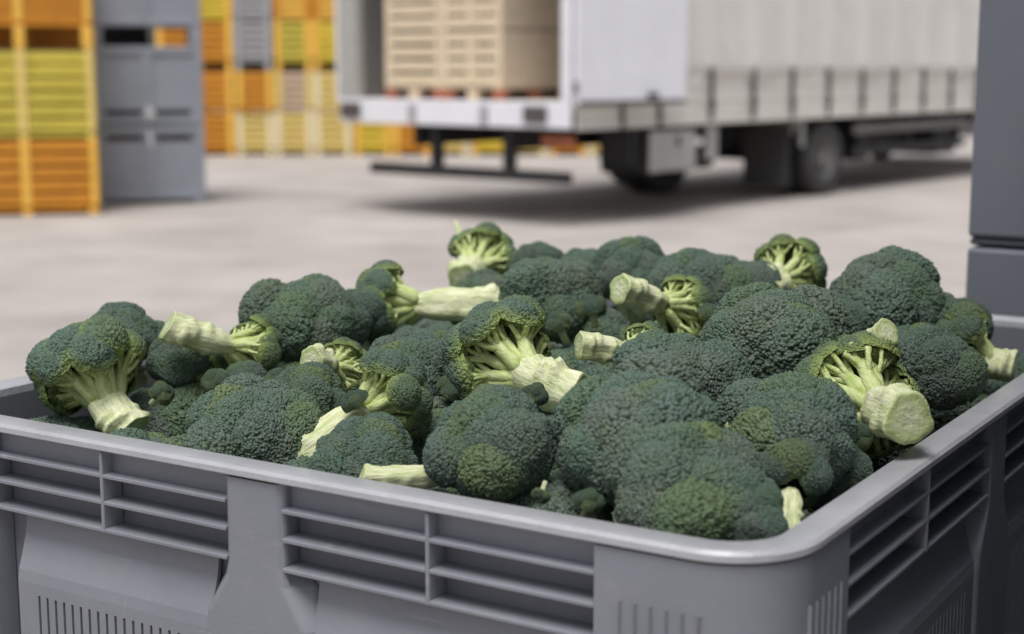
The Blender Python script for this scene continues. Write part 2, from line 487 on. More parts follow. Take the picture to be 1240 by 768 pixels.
# the stack behind on the right: two bins, and an added stack beside the broccoli bin, just out of frame, to shade its right side
def local_to_world(x, y, z=0):
    return BIN_M @ Vector((x, y, z))
def plane_hit(px, py, yl):
    """point where the pixel's ray meets the bin-local plane y = yl"""
    o = BIN_I @ Vector((0, 0, CAM_H)); d = BIN_I.to_3x3() @ camray(px, py)
    return o + d * ((yl - o.y) / d.y)
GREYD = mat_plain('darker_grey_plastic', (0.165, 0.178, 0.207), 0.55, 0.07, 4, 0.08, 200, 0.35, 0.12, (0.24, 0.23, 0.22))
YS = BW + 0.16
hit = plane_hit(1171, 297, YS)
jz = hit.z
stack_x = hit.x + BL
for k, (zz, sc) in enumerate(((0, (RIM_Z - BH + .004) / BH), (RIM_Z - BH, 1), (RIM_Z - .012, 1), (RIM_Z + BH - .024, 1))):
    b = copy_tree(bin0)
    w = local_to_world(BL + 0.20, -0.05)
    b.location = (w.x, w.y, zz); b.scale = (1, 1, sc)
    tag(b, ('lowest', 'second', 'third', 'topmost')[k] + ' unseen grey plastic bin of the stack added to shade the bin of broccoli', 'bin', 'grey plastic bins')


# ------------------------------------------------------------------ broccoli
def ico(sub):
    bm = bmesh.new()
    bmesh.ops.create_icosphere(bm, subdivisions=sub, radius=1.0)
    v = np.array([x.co[:] for x in bm.verts], dtype=np.float64)
    bm.faces.ensure_lookup_table()
    f = np.array([[q.index for q in x.verts] for x in bm.faces], dtype=np.int64)
    bm.free()
    return v / np.linalg.norm(v, axis=1)[:, None], f

def fib(n, rng, jit):
    i = np.arange(n) + .5
    ph = np.arccos(1 - 2 * i / n); th = np.pi * (1 + 5 ** .5) * i
    p = np.stack([np.cos(th) * np.sin(ph), np.sin(th) * np.sin(ph), np.cos(ph)], 1)
    p += rng.normal(0, jit / math.sqrt(n), p.shape)
    return p / np.linalg.norm(p, axis=1)[:, None]

ICO_CORE = ico(4)
ICO_HI, ICO_LO = ico(7), ico(6)   # 40962 and 10242 vertices
def nearest(v, p):
    d = np.empty(len(v)); k = np.empty(len(v), int)
    v32, p32 = v.astype(np.float32), p.astype(np.float32).T
    for s in range(0, len(v), 4096):
        m = v32[s:s + 4096] @ p32
        k[s:s + 4096] = m.argmax(1); d[s:s + 4096] = m.max(1)
    return np.arccos(np.clip(d, -1, 1)), k
def floret_shape(seed, v):
    """a bumpy ball: sub-lobes, then clusters of buds; returns radii and bud tone"""
    rng = np.random.default_rng(seed)
    NL, NC, NB = 26, 230, 1250
    lob, clu, bud = fib(NL, rng, .55), fib(NC, rng, .6), fib(NB, rng, .65)
    k = rng.normal(0, 1, (3, 3))
    vw = v + .035 * np.sin(v @ k * 5 + 1); vw /= np.linalg.norm(vw, axis=1)[:, None]
    dl, i1 = nearest(vw, lob); dc, ic = nearest(vw, clu); db, ib = nearest(v, bud)
    prof = lambda d, n, e: np.sqrt(np.clip(1 - (d / (math.sqrt(4 * math.pi / n) * .64)) ** 2 * e, 0, 1))
    hl, hc, hb = prof(dl, NL, .75), prof(dc, NC, .85), prof(db, NB, .95)
    lsz = rng.uniform(.7, 1.2, NL)[i1]; csz = rng.uniform(.6, 1.2, NC)[ic]; bsz = rng.uniform(.6, 1.15, NB)[ib]
    r = 1 + .085 * (hl * lsz - .7) + .066 * (hc * csz - .6) + .088 * (hb * bsz - .6)
    r *= 1 + .035 * np.sin(v @ k[0] * 1.7 + 1) + .03 * np.sin(v @ k[1] * 2.6)
    tone = np.clip(.05 + .80 * hb + rng.uniform(-.18, .18, NB)[ib], 0, 1)
    return r, tone

SHAPES = {True: [floret_shape(s, ICO_LO[0]) for s in range(4)], False: [floret_shape(s, ICO_HI[0]) for s in range(4)]}

def make_crown(seed, loose=False, flat=.80):
    rng = np.random.default_rng(100 + seed)
    n = 15 if not loose else 17
    tmax = R(98) if not loose else R(84)
    ICO_V, ICO_F = ICO_LO if loose else ICO_HI
    cs, dirs, rs = [], [], []
    for i in range(n):
        ct = 1 - (1 - math.cos(tmax)) * (i + .35) / n
        th = math.acos(ct); ph = i * math.pi * (3 - 5 ** .5) + rng.uniform(-.28, .28)
        th += rng.uniform(-.10, .10)
        d = np.array([math.sin(th) * math.cos(ph), math.sin(th) * math.sin(ph), math.cos(th)])
        cs.append(d * np.array([1, 1, flat]) * (rng.uniform(.48, .71) if not loose else rng.uniform(.60, .74)))
        dirs.append(d); rs.append(rng.uniform(.33, .56) if not loose else rng.uniform(.28, .40))
    V, F, B, U, T = [], [], [], [], []
    off = 0
    for i in range(n):
        r, tone = SHAPES[loose][int(rng.integers(4))]
        d = Vector(dirs[i])
        q = Vector((0, 0, 1)).rotation_difference(d) @ Quaternion((0, 0, 1), rng.uniform(0, 6.28))
        M = np.array(q.to_matrix())
        loc = ICO_V * r[:, None]
        pol = ICO_V[:, 2]
        loc = loc * np.array([1, 1, .88])
        w = (loc * rs[i]) @ M.T + cs[i]
        keep_v = pol > (-.45 if not loose else .02)
        for j in range(n):
            if j != i:
                keep_v &= ~(np.linalg.norm((w - cs[j]), axis=1) < rs[j] * .83)
        fk = keep_v[ICO_F].any(1) & (pol[ICO_F].min(1) > (-.5 if not loose else -.03))
        f = ICO_F[fk]
        used = np.unique(f); mp = -np.ones(len(w), int); mp[used] = np.arange(len(used))
        V.append(w[used]); F.append(mp[f] + off); off += len(used)
        B.append(tone[used])
        under = np.clip((.62 - pol[used]) / .60, 0, 1) if loose else np.clip((-.05 - pol[used]) / .7, 0, 1)
        U.append(under * (.85 if loose else .6))
        tint = float(np.clip(rng.normal(.52 if not loose else .85, .32), 0, 1))
        T.append(np.clip(tint + .25 * (w[used] @ np.array([.5, .3, -.2])), 0, 1))
        if loose:                                # fleshy green core that the buds sit on
            iv, if_ = ICO_CORE
            k = rng.normal(0, 1, (3, 3))
            rr = 1 + .10 * np.sin(iv @ k[0] * 6) * np.sin(iv @ k[1] * 7) + rng.uniform(-.05, .05, len(iv))
            cl = iv * rr[:, None] * np.where(iv[:, 2:] < 0, np.array([[1, 1, .45]]), np.array([[1, 1, .82]]))
            V.append((cl * rs[i] * .84) @ M.T + cs[i]); F.append(if_ + off); off += len(iv)
            B.append(np.full(len(iv), .2)); U.append(np.clip(.45 + rng.normal(0, .22, len(iv)), 0, .9)); T.append(np.full(len(iv), .8))
    V = np.concatenate(V).astype(np.float32); F = np.concatenate(F)
    me = bpy.data.meshes.new('crown')
    me.vertices.add(len(V)); me.vertices.foreach_set('co', V.ravel())
    me.loops.add(F.size); me.loops.foreach_set('vertex_index', F.ravel().astype(np.int32))
    me.polygons.add(len(F))
    me.polygons.foreach_set('loop_start', np.arange(0, F.size, 3, dtype=np.int32))
    me.polygons.foreach_set('use_smooth', np.ones(len(F), dtype=bool))
    me.update(calc_edges=True)
    for nm, arr in (('bud', B), ('under', U), ('tint', T)):
        a = me.attributes.new(nm, 'FLOAT', 'POINT')
        a.data.foreach_set('value', np.concatenate(arr).astype(np.float32))
    me.materials.append(CROWN)
    return me, [Vector(c) for c in cs], [Vector(d) for d in dirs], rs

def make_stalk(seed, length, rad, lean=.08):
    """trunk from under the crown to a clean cut"""
    rng = random.Random(seed)
    N, SEG = 26, 28
    lob = [rng.uniform(0, 6.28) for _ in range(3)]
    pts, rr = [], []
    for i in range(N):
        t = i / (N - 1)
        pts.append((lean * t * t, -lean * .6 * t * t, -.30 - (length - .30) * t))
        rr.append(rad * (.62 + .30 * min(t * 4, 1) + .16 * t))
    bumps = [(rng.uniform(.25, .95), rng.randrange(SEG), rng.uniform(.12, .34)) for _ in range(8)]
    def wob(i, k):
        a = 2 * math.pi * k / SEG; t = i / (N - 1)
        w = 1 + .06 * math.sin(3 * a + lob[0] + t) + .05 * math.sin(5 * a + lob[1]) + .03 * math.sin(8 * a + lob[2] + 3 * t)
        for bt, bk, bh in bumps:
            da = min(abs(k - bk), SEG - abs(k - bk)) / 2.2
            w += bh * math.exp(-((t - bt) / .05) ** 2 - (da / 1.2) ** 2)
        return w
    jit = [[1 + rng.uniform(-.014, .014) for _ in range(SEG)] for _ in range(N)]
    m = MB(); m.tube(pts, rr, SEG, cap=False, wob=lambda i, k: wob(i, k) * jit[i][k])
    me = m.mesh('stalk'); me.polygons.foreach_set('use_smooth', [True] * len(me.polygons)); me.materials.append(STALK)
    # cut face: shallow disc with a slightly rounded edge
    ring = [Vector(p) for p in m.v[-SEG:]]
    c = sum(ring, Vector()) / SEG
    vs, fs, ra = [], [], []
    steps = [1.0, .96, .8, .6, .4, .2]
    for q in steps:
        for p in ring:
            vs.append(c + (p - c) * q + Vector((0, 0, -.012 if q < .97 else 0.0)) + Vector((0, 0, rng.uniform(-.004, .004) if q < .9 else 0))); ra.append(q)
    vs.append(c + Vector((0, 0, -.012))); ra.append(0)
    for i in range(len(steps) - 1):
        for k in range(SEG):
            fs.append((i * SEG + k, i * SEG + (k + 1) % SEG, (i + 1) * SEG + (k + 1) % SEG, (i + 1) * SEG + k))
    for k in range(SEG):
        fs.append(((len(steps) - 1) * SEG + k, (len(steps) - 1) * SEG + (k + 1) % SEG, len(vs) - 1))
    ce = bpy.data.meshes.new('cut_face'); ce.from_pydata([tuple(v) for v in vs], [], fs)
    a = ce.attributes.new('rad', 'FLOAT', 'POINT'); a.data.foreach_set('value', ra)
    ce.polygons.foreach_set('use_smooth', [True] * len(ce.polygons)); ce.materials.append(CUT)
    return me, ce

def make_branch(c, d, r, rng, rad):
    """one pale branch leaving the stalk low down and forking into twigs that carry the floret"""
    m = MB()
    low = .70 - .42 * max(0.0, d.z)
    base = Vector((c.x * .22, c.y * .22, -low + .12 * rng.random()))
    tip = c - d * r * .10
    ctl = Vector((c.x * .62, c.y * .62, -.30 + .35 * d.z + rng.uniform(-.05, .05)))
    def bez(t): return base * (1 - t) ** 2 + ctl * 2 * t * (1 - t) + tip * t * t
    m.tube([bez(t / 8) for t in range(9)], [rad * (1.45 - .75 * t / 8) * rng.uniform(.93, 1.07) for t in range(9)], 9)
    q = Vector((0, 0, 1)).rotation_difference(d)
    for k in range(9):
        a = 6.283 * k / 9 + rng.uniform(-.3, .3)
        pol = R(rng.uniform(48, 92))
        e = c + (q @ Vector((math.sin(pol) * math.cos(a), math.sin(pol) * math.sin(a), math.cos(pol) * .80))) * r * .86
        s = bez(rng.uniform(.42, .80))
        mid = (s + e) / 2 + Vector((rng.uniform(-.03, .03), rng.uniform(-.03, .03), rng.uniform(-.05, .01)))
        m.tube([s, s * .5 + mid * .5 + Vector((0, 0, -.012)), mid, mid * .5 + e * .5, e], [rad * .56, rad * .50, rad * .42, rad * .40, rad * .62], 6)
    me = m.mesh('branch'); me.polygons.foreach_set('use_smooth', [True] * len(me.polygons)); me.materials.append(BRANCH)
    return me

TIGHT = [make_crown(s, False, f)[0] for s, f in ((1, .80), (2, .72), (3, .88), (4, .76), (6, .84))]
LOOSE = [make_crown(s, True, f) for s, f in ((11, .78), (12, .86), (13, .70))]
LBR = []
for k, (me, cs, ds, rs) in enumerate(LOOSE):
    rng = random.Random(40 + k)
    LBR.append([make_branch(c, d, r, rng, .075 + .03 * rng.random()) for c, d, r in list(zip(cs, ds, rs))[3:]])
STK = {'disc': make_stalk(9, 1.00, .315, .02), 'short': make_stalk(1, .95, .26), 'mid': make_stalk(2, 1.20, .31, .12), 'long': make_stalk(3, 1.60, .32, .20), 'fat': make_stalk(4, 1.00, .345, .03), 'knobby': make_stalk(6, 1.45, .35, -.14)}

CR, CU, CB = Vector((1, 0, 0)), Vector((0, math.sin(PITCH), math.cos(PITCH))), Vector((0, -math.cos(PITCH), math.sin(PITCH)))   # camera right, up, towards the camera
GH = 'broccoli heads in the grey bin'
def head(label, px, py, rpx, h, axis, kind='T', v=0, stalk='short', spin=0.0, end=None, group=GH, loc=None, Rm=None):
    """crown centre at a pixel, h metres above the rim; axis = crown direction as (right, up, towards viewer);
    end = (pixel x, pixel y, metres nearer) of the cut end of the stalk"""
    eye = Vector((0, 0, CAM_H))
    if loc is None:
        loc = at(px, py, RIM_Z + h)
        dist = (loc - eye).length
        Rm = rpx * 1.13 * dist / FPX
    else:
        loc = Vector(loc)
    q = BIN_I @ loc                             # keep the head inside the walls
    pad = .034 + Rm * (1.15 if h < -.05 else 1.04 if h < .025 else .72 if h < .04 else .42)
    q.x = min(max(q.x, -BL + pad), -pad); q.y = min(max(q.y, pad), BW - pad)
    loc = BIN_M @ q
    sz = 1.0
    if end:
        e = eye + camray(end[0], end[1]).normalized() * ((loc - eye).length - end[2])
        ax = loc - e
        sz = ax.length / Rm / STK_LEN[stalk]
        ax.normalize()
    else:
        ax = (CR * axis[0] + CU * axis[1] + CB * axis[2]).normalized()
    root = empty('broccoli_head', loc)
    root.rotation_mode = 'QUATERNION'
    root.rotation_quaternion = Vector((0, 0, 1)).rotation_difference(ax) @ Quaternion((0, 0, 1), spin)
    root.scale = (Rm, Rm, Rm)
    if kind == 'T':
        link('crown', TIGHT[v % len(TIGHT)], None, root)
    else:
        link('crown', LOOSE[v % len(LOOSE)][0], None, root)
        for b in LBR[v % len(LBR)]:
            link('branch', b, None, root)
    s_, c_ = STK[stalk]
    st = link('stalk', s_, None, root)
    st.scale = (1, 1, sz)
    link('cut_face', c_, None, st)
    tag(root, label, 'broccoli', group)
    return root
STK_LEN = {'disc': 1.0, 'short': .95, 'mid': 1.20, 'long': 1.60, 'fat': 1.00, 'knobby': 1.45}

U3 = (0, 1, 0)
HEADS = [
 # front row along the near rim
 ('large rounded blue-green broccoli crown nearest the bin corner', 812, 604, 88, .012, (.15, .80, .65), 'T', 3, 'short', .3),
 ('small dark broccoli crown squeezed into the near bin corner', 902, 626, 52, -.004, (.2, .6, .75), 'T', 1, 'short', 1.1),
 ('broccoli with a strip of pale stalk at the near end of the right rim', 1000, 588, 46, .004, U3, 'T', 2, 'mid', 2.0, (950, 642, .045)),
 ('large broad blue-green broccoli crown behind the one nearest the corner', 774, 532, 92, .036, (-.25, .85, .4), 'T', 4, 'short', .9),
 ('tall egg-shaped broccoli crown at the middle of the front rim', 597, 546, 72, .020, (.0, .80, .55), 'T', 2, 'short', 2.3),
 ('low broccoli crown lying beneath the stalky head by the front rim', 446, 564, 58, -.008, (.1, .8, .5), 'T', 0, 'short', .2),
 ('broccoli with its pale knobbly stalk pressed along the front rim', 566, 574, 38, -.006, U3, 'L', 2, 'knobby', 1.0, (436, 584, .0)),
 ('broad flat dark broccoli crown by the front rim, left of centre', 284, 536, 74, -.004, (.1, .8, .55), 'T', 3, 'short', 1.7),
 ('stalky broccoli showing yellow-green branches, stalk pointing to the front rim', 468, 482, 58, .035, U3, 'L', 0, 'long', 1.4, (340, 560, .02)),
 ('left-most broccoli, lying with its pale branches towards the viewer', 112, 456, 66, .020, U3, 'L', 1, 'mid', .5, (150, 530, .03)),
 ('broccoli with a blunt pale stalk standing beside the left-most head', 240, 444, 36, .012, U3, 'L', 2, 'fat', 2.5, (206, 522, .04)),
 # second row
 ('domed dark broccoli crown behind the left-most head', 150, 420, 48, .030, (-.1, .9, .3), 'T', 1, 'short', .7),
 ('broccoli whose cut stalk points up to the left, left part of the pile', 300, 424, 42, .035, U3, 'L', 0, 'knobby', .4, (204, 401, .05)),
 ('large dark dome of broccoli standing highest on the left', 367, 394, 60, .045, (.05, .9, .35), 'T', 4, 'short', 2.9),
 ('small dark broccoli crown below the cut stalk on the left', 295, 474, 34, .0, (.0, .8, .5), 'T', 2, 'short', 1.9),
 ('half-hidden broccoli crown left of the stalky head with yellow-green branches', 372, 492, 48, .008, (-.1, .85, .45), 'T', 0, 'short', .1),
 ('broccoli crown with a light green torn edge below the highest left dome', 412, 446, 36, .030, U3, 'L', 1, 'fat', 2.2, (378, 434, .07)),
 ('rounded broccoli crown just right of the highest left dome and lower', 503, 452, 56, .030, (.05, .85, .45), 'T', 3, 'short', 2.5),
 ('broccoli lying on its side with its pale stalk pointing right', 474, 370, 52, .055, U3, 'L', 2, 'knobby', .8, (612, 366, .02)),
 ('large tilted broccoli crown at the centre, stalk running down to the right', 612, 438, 70, .055, U3, 'L', 1, 'long', .9, (690, 488, .07)),
 ('wide dark broccoli crown right of centre', 824, 472, 72, .050, (.0, .85, .5), 'T', 1, 'short', 2.0),
 ('large dark broccoli dome right of centre, touching the wide dark crown', 938, 424, 80, .060, (.1, .9, .4), 'T', 4, 'short', .5),
 ('green-tinged broccoli crown near the right rim, in front of the large cut stalk', 965, 534, 80, .022, (.25, .72, .55), 'T', 2, 'short', 1.5),
 ('broccoli turned upside down with a large round cut stalk facing the viewer', 1090, 490, 78, .034, U3, 'L', 0, 'disc', .2, (1098, 508, .098)),
 ('dark broccoli crown between the right rim and the cut stalk, deep in the gap', 1014, 578, 46, -.016, (.3, .7, .5), 'T', 0, 'short', .9),
 ('dark broccoli crown at the right, behind the large cut stalk', 1176, 452, 56, .022, (.25, .85, .4), 'T', 3, 'short', 1.2),
 ('broccoli with a short pale stub of stalk sticking up on the right', 1036, 440, 38, .056, U3, 'L', 2, 'fat', 1.0, (1072, 402, .07)),
 ('broccoli with a pale stalk tip against the right rim at the picture edge', 1212, 430, 50, .020, U3, 'L', 1, 'mid', .4, (1224, 452, .01)),
 # third row
 ('broccoli with pale cut stalks standing upright, middle of the pile', 820, 376, 44, .070, U3, 'L', 1, 'fat', 2.7, (752, 350, .08)),
 ('broccoli with a short bright stalk leaning left of the upright one', 776, 428, 40, .062, U3, 'L', 2, 'fat', 2.2, (702, 418, .035)),
 ('broad broccoli crown behind the stalk that points right', 668, 366, 58, .060, (.0, .9, .35), 'T', 1, 'short', 2.6),
 ('low broccoli crown peeping over the stalk that points right', 592, 372, 44, .045, (-.1, .9, .3), 'T', 4, 'short', 1.6),
 ('broccoli with yellow-green branches fanned out, at the far left corner of the pile', 584, 318, 44, .070, U3, 'L', 0, 'fat', 1.1, (560, 336, .09)),
 ('rear broccoli crown right of the one with fanned yellow-green branches', 650, 328, 34, .060, (.1, .9, .3), 'T', 2, 'short', .8),
 ('rear broccoli crown at the middle of the far edge', 765, 338, 48, .065, (.0, .9, .35), 'T', 0, 'short', 2.1),
 ('wide rear broccoli crown, right of the middle one on the far edge', 848, 352, 56, .065, (.1, .9, .35), 'T', 3, 'short', 1.3),
 ('bright green broccoli showing its branches at the far edge, right of centre', 952, 334, 47, .075, U3, 'L', 2, 'fat', 1.9, (926, 348, .09)),
 ('big dark broccoli dome at the far right of the pile', 1076, 380, 70, .060, (.05, .9, .35), 'T', 1, 'short', .0),
 ('rear broccoli crown in the gap left of the middle one on the far edge', 712, 338, 42, .055, (-.1, .9, .3), 'T', 3, 'short', 1.0),
 ('rear broccoli crown left of the bright green one on the far edge', 898, 356, 44, .060, (.0, .9, .35), 'T', 4, 'short', 2.0),
 ('yellowish broccoli crown left of the big far-right dome', 1010, 396, 42, .052, (-.2, .9, .3), 'T', 1, 'short', 1.0),
 ('low broccoli crown at the far left rim, left of the one lying on its side', 430, 392, 40, .040, (-.1, .9, .3), 'T', 2, 'short', 1.0),
 ('broccoli crown between the cut stalk on the left and the left dome behind', 225, 436, 40, .020, (-.1, .9, .3), 'T', 0, 'short', 1.0),
 ('small rear broccoli crown tucked right of the big far-right dome', 1160, 394, 35, .040, (.3, .85, .3), 'T', 4, 'short', 2.8),
 ('dark broccoli crown in the hollow between the egg-shaped and the broad crown', 690, 548, 50, -.020, (.0, .8, .5), 'T', 2, 'short', .6),
 ('small dark broccoli crown at the foot of the tilted central head', 700, 600, 38, -.034, (-.1, .8, .5), 'T', 0, 'short', 2.4),
 ('broccoli with a sliver of pale stalk right of the broad blue-green crown', 930, 560, 30, .0, U3, 'L', 1, 'mid', 1.8, (884, 512, .02)),
]
for i, hd in enumerate(HEADS):
    head(*hd)

# broken florets lying in the hollows
def small_floret(seed):
    rng = np.random.default_rng(500 + seed)
    v, f = ICO_LO
    V, F, B, U, T = [], [], [], [], []; off = 0
    for k in range(5):
        r, tone = SHAPES[True][(seed + k) % 4]
        a = 2 * math.pi * k / 4
        c = np.array([.42 * math.cos(a), .42 * math.sin(a), .05 * rng.normal()]) if k < 4 else np.array([0, 0, .28])
        keep = v[:, 2][f].min(1) > -.45
        fk = f[keep]; used = np.unique(fk); mp = -np.ones(len(v), int); mp[used] = np.arange(len(used))
        V.append((v * r[:, None] * rng.uniform(.46, .62))[used] + c); F.append(mp[fk] + off); off += len(used)
        B.append(tone[used]); U.append(np.clip((.1 - v[used, 2]) / .7, 0, .8)); T.append(np.full(len(used), rng.uniform(.5, 1)))
    V = np.concatenate(V).astype(np.float32); F = np.concatenate(F)
    me = bpy.data.meshes.new('crown'); me.from_pydata(V.tolist(), [], F.tolist())
    me.polygons.foreach_set('use_smooth', [True] * len(me.polygons))
    for nm, arr in (('bud', B), ('under', U), ('tint', T)):
        at_ = me.attributes.new(nm, 'FLOAT', 'POINT'); at_.data.foreach_set('value', np.concatenate(arr).astype(np.float32))
    me.materials.append(CROWN)
    return me
SMALL = [small_floret(s) for s in range(2)]
m = MB(); m.tube([(0, 0, .1), (.03, .02, -.4), (.08, .0, -.9), (.05, -.03, -1.35)], [.42, .26, .22, .24], 12)
STEM = m.mesh('stem'); STEM.polygons.foreach_set('use_smooth', [True] * len(STEM.polygons)); STEM.materials.append(STALK)
BITS = [
 (702, 612, 19, .004, (.3, .8, .5), 'small light green floret peeping over the front rim, right of centre'),
 (655, 600, 13, .002, (-.2, -.6, .3), 'tiny broken floret with its pale stem tip at the front rim'),
 (262, 462, 20, .020, (-.5, .7, .4), 'small broken floret below the cut stalk on the left'),
 (196, 476, 16, .012, (.6, .6, .4), 'small broken floret between the left-most head and the blunt stalk'),
 (336, 462, 20, .022, (.2, .9, .3), 'small broken floret under the highest left dome'),
 (430, 486, 18, .040, (-.6, .7, .3), 'small floret on the branches of the stalky head by the front rim'),
 (548, 470, 20, .030, (.4, .8, .4), 'small broken floret left of the tilted central head'),
 (648, 478, 17, .050, (.1, .5, .8), 'small yellow-green floret on the stalk of the tilted central head'),
 (676, 392, 20, .060, (-.4, .8, .3), 'small broken floret beside the stalk that points right'),
 (862, 384, 20, .072, (.4, .8, .3), 'small bright floret right of the upright pale stalks'),
 (1040, 528, 20, .020, (.4, .7, .5), 'small broken floret under the large round cut stalk'),
 (716, 372, 20, .068, (-.2, .9, .3), 'small broken floret left of the upright pale stalks'),
]
for k, (px, py, rp, h, ax, lab) in enumerate(BITS):
    loc = at(px, py, RIM_Z + h)
    q = BIN_I @ loc; q.x = min(max(q.x, -BL + .055), -.055); q.y = min(max(q.y, .058), BW - .055); loc = BIN_M @ q
    Rm = rp * (loc - Vector((0, 0, CAM_H))).length / FPX
    t = empty('broken_floret', loc)
    t.rotation_mode = 'QUATERNION'
    t.rotation_quaternion = Vector((0, 0, 1)).rotation_difference((CR * ax[0] + CU * ax[1] + CB * ax[2]).normalized()) @ Quaternion((0, 0, 1), k * 1.3)
    t.scale = (Rm, Rm, Rm)
    link('crown', SMALL[k % 2], None, t); link('stem', STEM, None, t)
    tag(t, lab, 'broccoli floret', 'broken florets among the broccoli heads')

# heads of the layer below, seen only in the gaps
BURIED = {
 0: 'deep in the left corner of the bin, under the left-most head',
 1: 'filling the hollow under the blunt pale stalk on the left',
 4: 'glimpsed just right of the highest left dome',
 8: 'at the front rim below the cut stalk of the left-most head',
 10: 'glimpsed below the highest left dome',
 11: 'in the shade under the broccoli lying on its side',
 12: 'in the shade under the pale stalk that points right',
 16: 'at the front rim left of the broad flat crown',
 22: 'glimpsed under the upright pale stalk',
 24: 'at the front rim under the pale stalk of the stalky head',
 25: 'in the gap left of the egg-shaped crown',
 27: 'in the hollow right of the tilted central head',
 28: 'in the hollow left of the upright pale stalks',
 32: 'at the front rim left of the egg-shaped crown',
 33: 'in the gap right of the egg-shaped crown',
 40: 'at the front rim right of the egg-shaped crown',
 51: 'along the right rim under the large cut stalk',
 53: 'along the right rim, right of the large cut stalk',
 55: 'at the right rim at the very edge of the picture',
}
rng = random.Random(77)
nx, ny = 7, 8
for i in range(nx):
    for j in range(ny):
        x = -BL + .11 + (BL - .22) * (i + .5 * (j % 2) * .8 + .1) / (nx - .4) + rng.uniform(-.02, .02)
        y = .11 + (BW - .22) * j / (ny - 1) + rng.uniform(-.02, .02)
        p = BIN_M @ Vector((x, y, 0))
        mound = max(0, math.sin(math.pi * (x + BL) / BL)) * max(0, math.sin(math.pi * min(max(y / BW, 0), 1)))
        p.z = RIM_Z - .092 + .072 * mound + rng.uniform(-.008, .008)
        k = i * ny + j
        vals = (-.1, (rng.uniform(-.3, .3), 1, rng.uniform(-.2, .5)), 'T', rng.randrange(5), 'short', rng.uniform(0, 6), None, 'buried broccoli heads', tuple(p), rng.uniform(.066, .078))
        if k in BURIED:
            head('dark broccoli crown ' + BURIED[k], 0, 0, 0, *vals)
# the rest of the load below: one uncountable mass carried by the bin floor
gx, gy = 170, 205
xs = np.linspace(-BL + .036, -.036, gx); ys = np.linspace(.036, BW - .036, gy)
X, Y = np.meshgrid(xs, ys, indexing='ij')
mound = np.sin(np.pi * (X + BL) / BL) * np.sin(np.pi * Y / BW)
nrng = np.random.default_rng(9)
Z = np.full_like(X, -.20)
cx = nrng.uniform(-BL + .08, -.08, 260); cy = nrng.uniform(.08, BW - .08, 260)
for a_, b_ in zip(cx, cy):
    rr = nrng.uniform(.055, .075); d2 = (X - a_) ** 2 + (Y - b_) ** 2
    top = -.155 + nrng.uniform(-.02, .015)
    Z = np.maximum(Z, np.where(d2 < rr * rr, top + np.sqrt(np.clip(rr * rr - d2, 0, None)), -1))
Z = Z + .045 * mound + nrng.uniform(-.0022, .0022, Z.shape)
idx = np.arange(gx * gy).reshape(gx, gy)
q = np.stack([idx[:-1, :-1], idx[1:, :-1], idx[1:, 1:], idx[:-1, 1:]], -1).reshape(-1, 4)
me = bpy.data.meshes.new('broccoli_heap')
me.from_pydata(np.stack([X, Y, Z + BH], -1).reshape(-1, 3).tolist(), [], q.tolist())
for nm, vl in (('bud', .55), ('under', 0.0), ('tint', .4)):
    at_ = me.attributes.new(nm, 'FLOAT', 'POINT'); at_.data.foreach_set('value', np.full(gx * gy, vl, dtype=np.float32))
heap = link('broccoli_heap', me, CROWN, None)
heap.location = (BIN_A.x, BIN_A.y, RIM_Z - BH); heap.rotation_euler = (0, 0, BIN_ROT)
tag(heap, 'mass of broccoli lower down in the bin', 'broccoli', kind='stuff')

# scraps: loose leaf stems lying on the pile
def scrap(name, label, pts, r, h, mat=TWIG):
    w = [at(px, py, RIM_Z + h + dz) for px, py, dz in pts]
    c = w[0].copy()
    m = MB(); m.tube([p - c for p in w], r, 7)
    o = m.build(name, mat, smooth=True); o.location = c
    tag(o, label, 'leaf')
scrap('leaf_scrap', 'pale leaf tip sticking up from the far left corner of the pile', [(566, 306, .07), (558, 288, .088), (552, 268, .110)], [.004, .007, .003], .0)


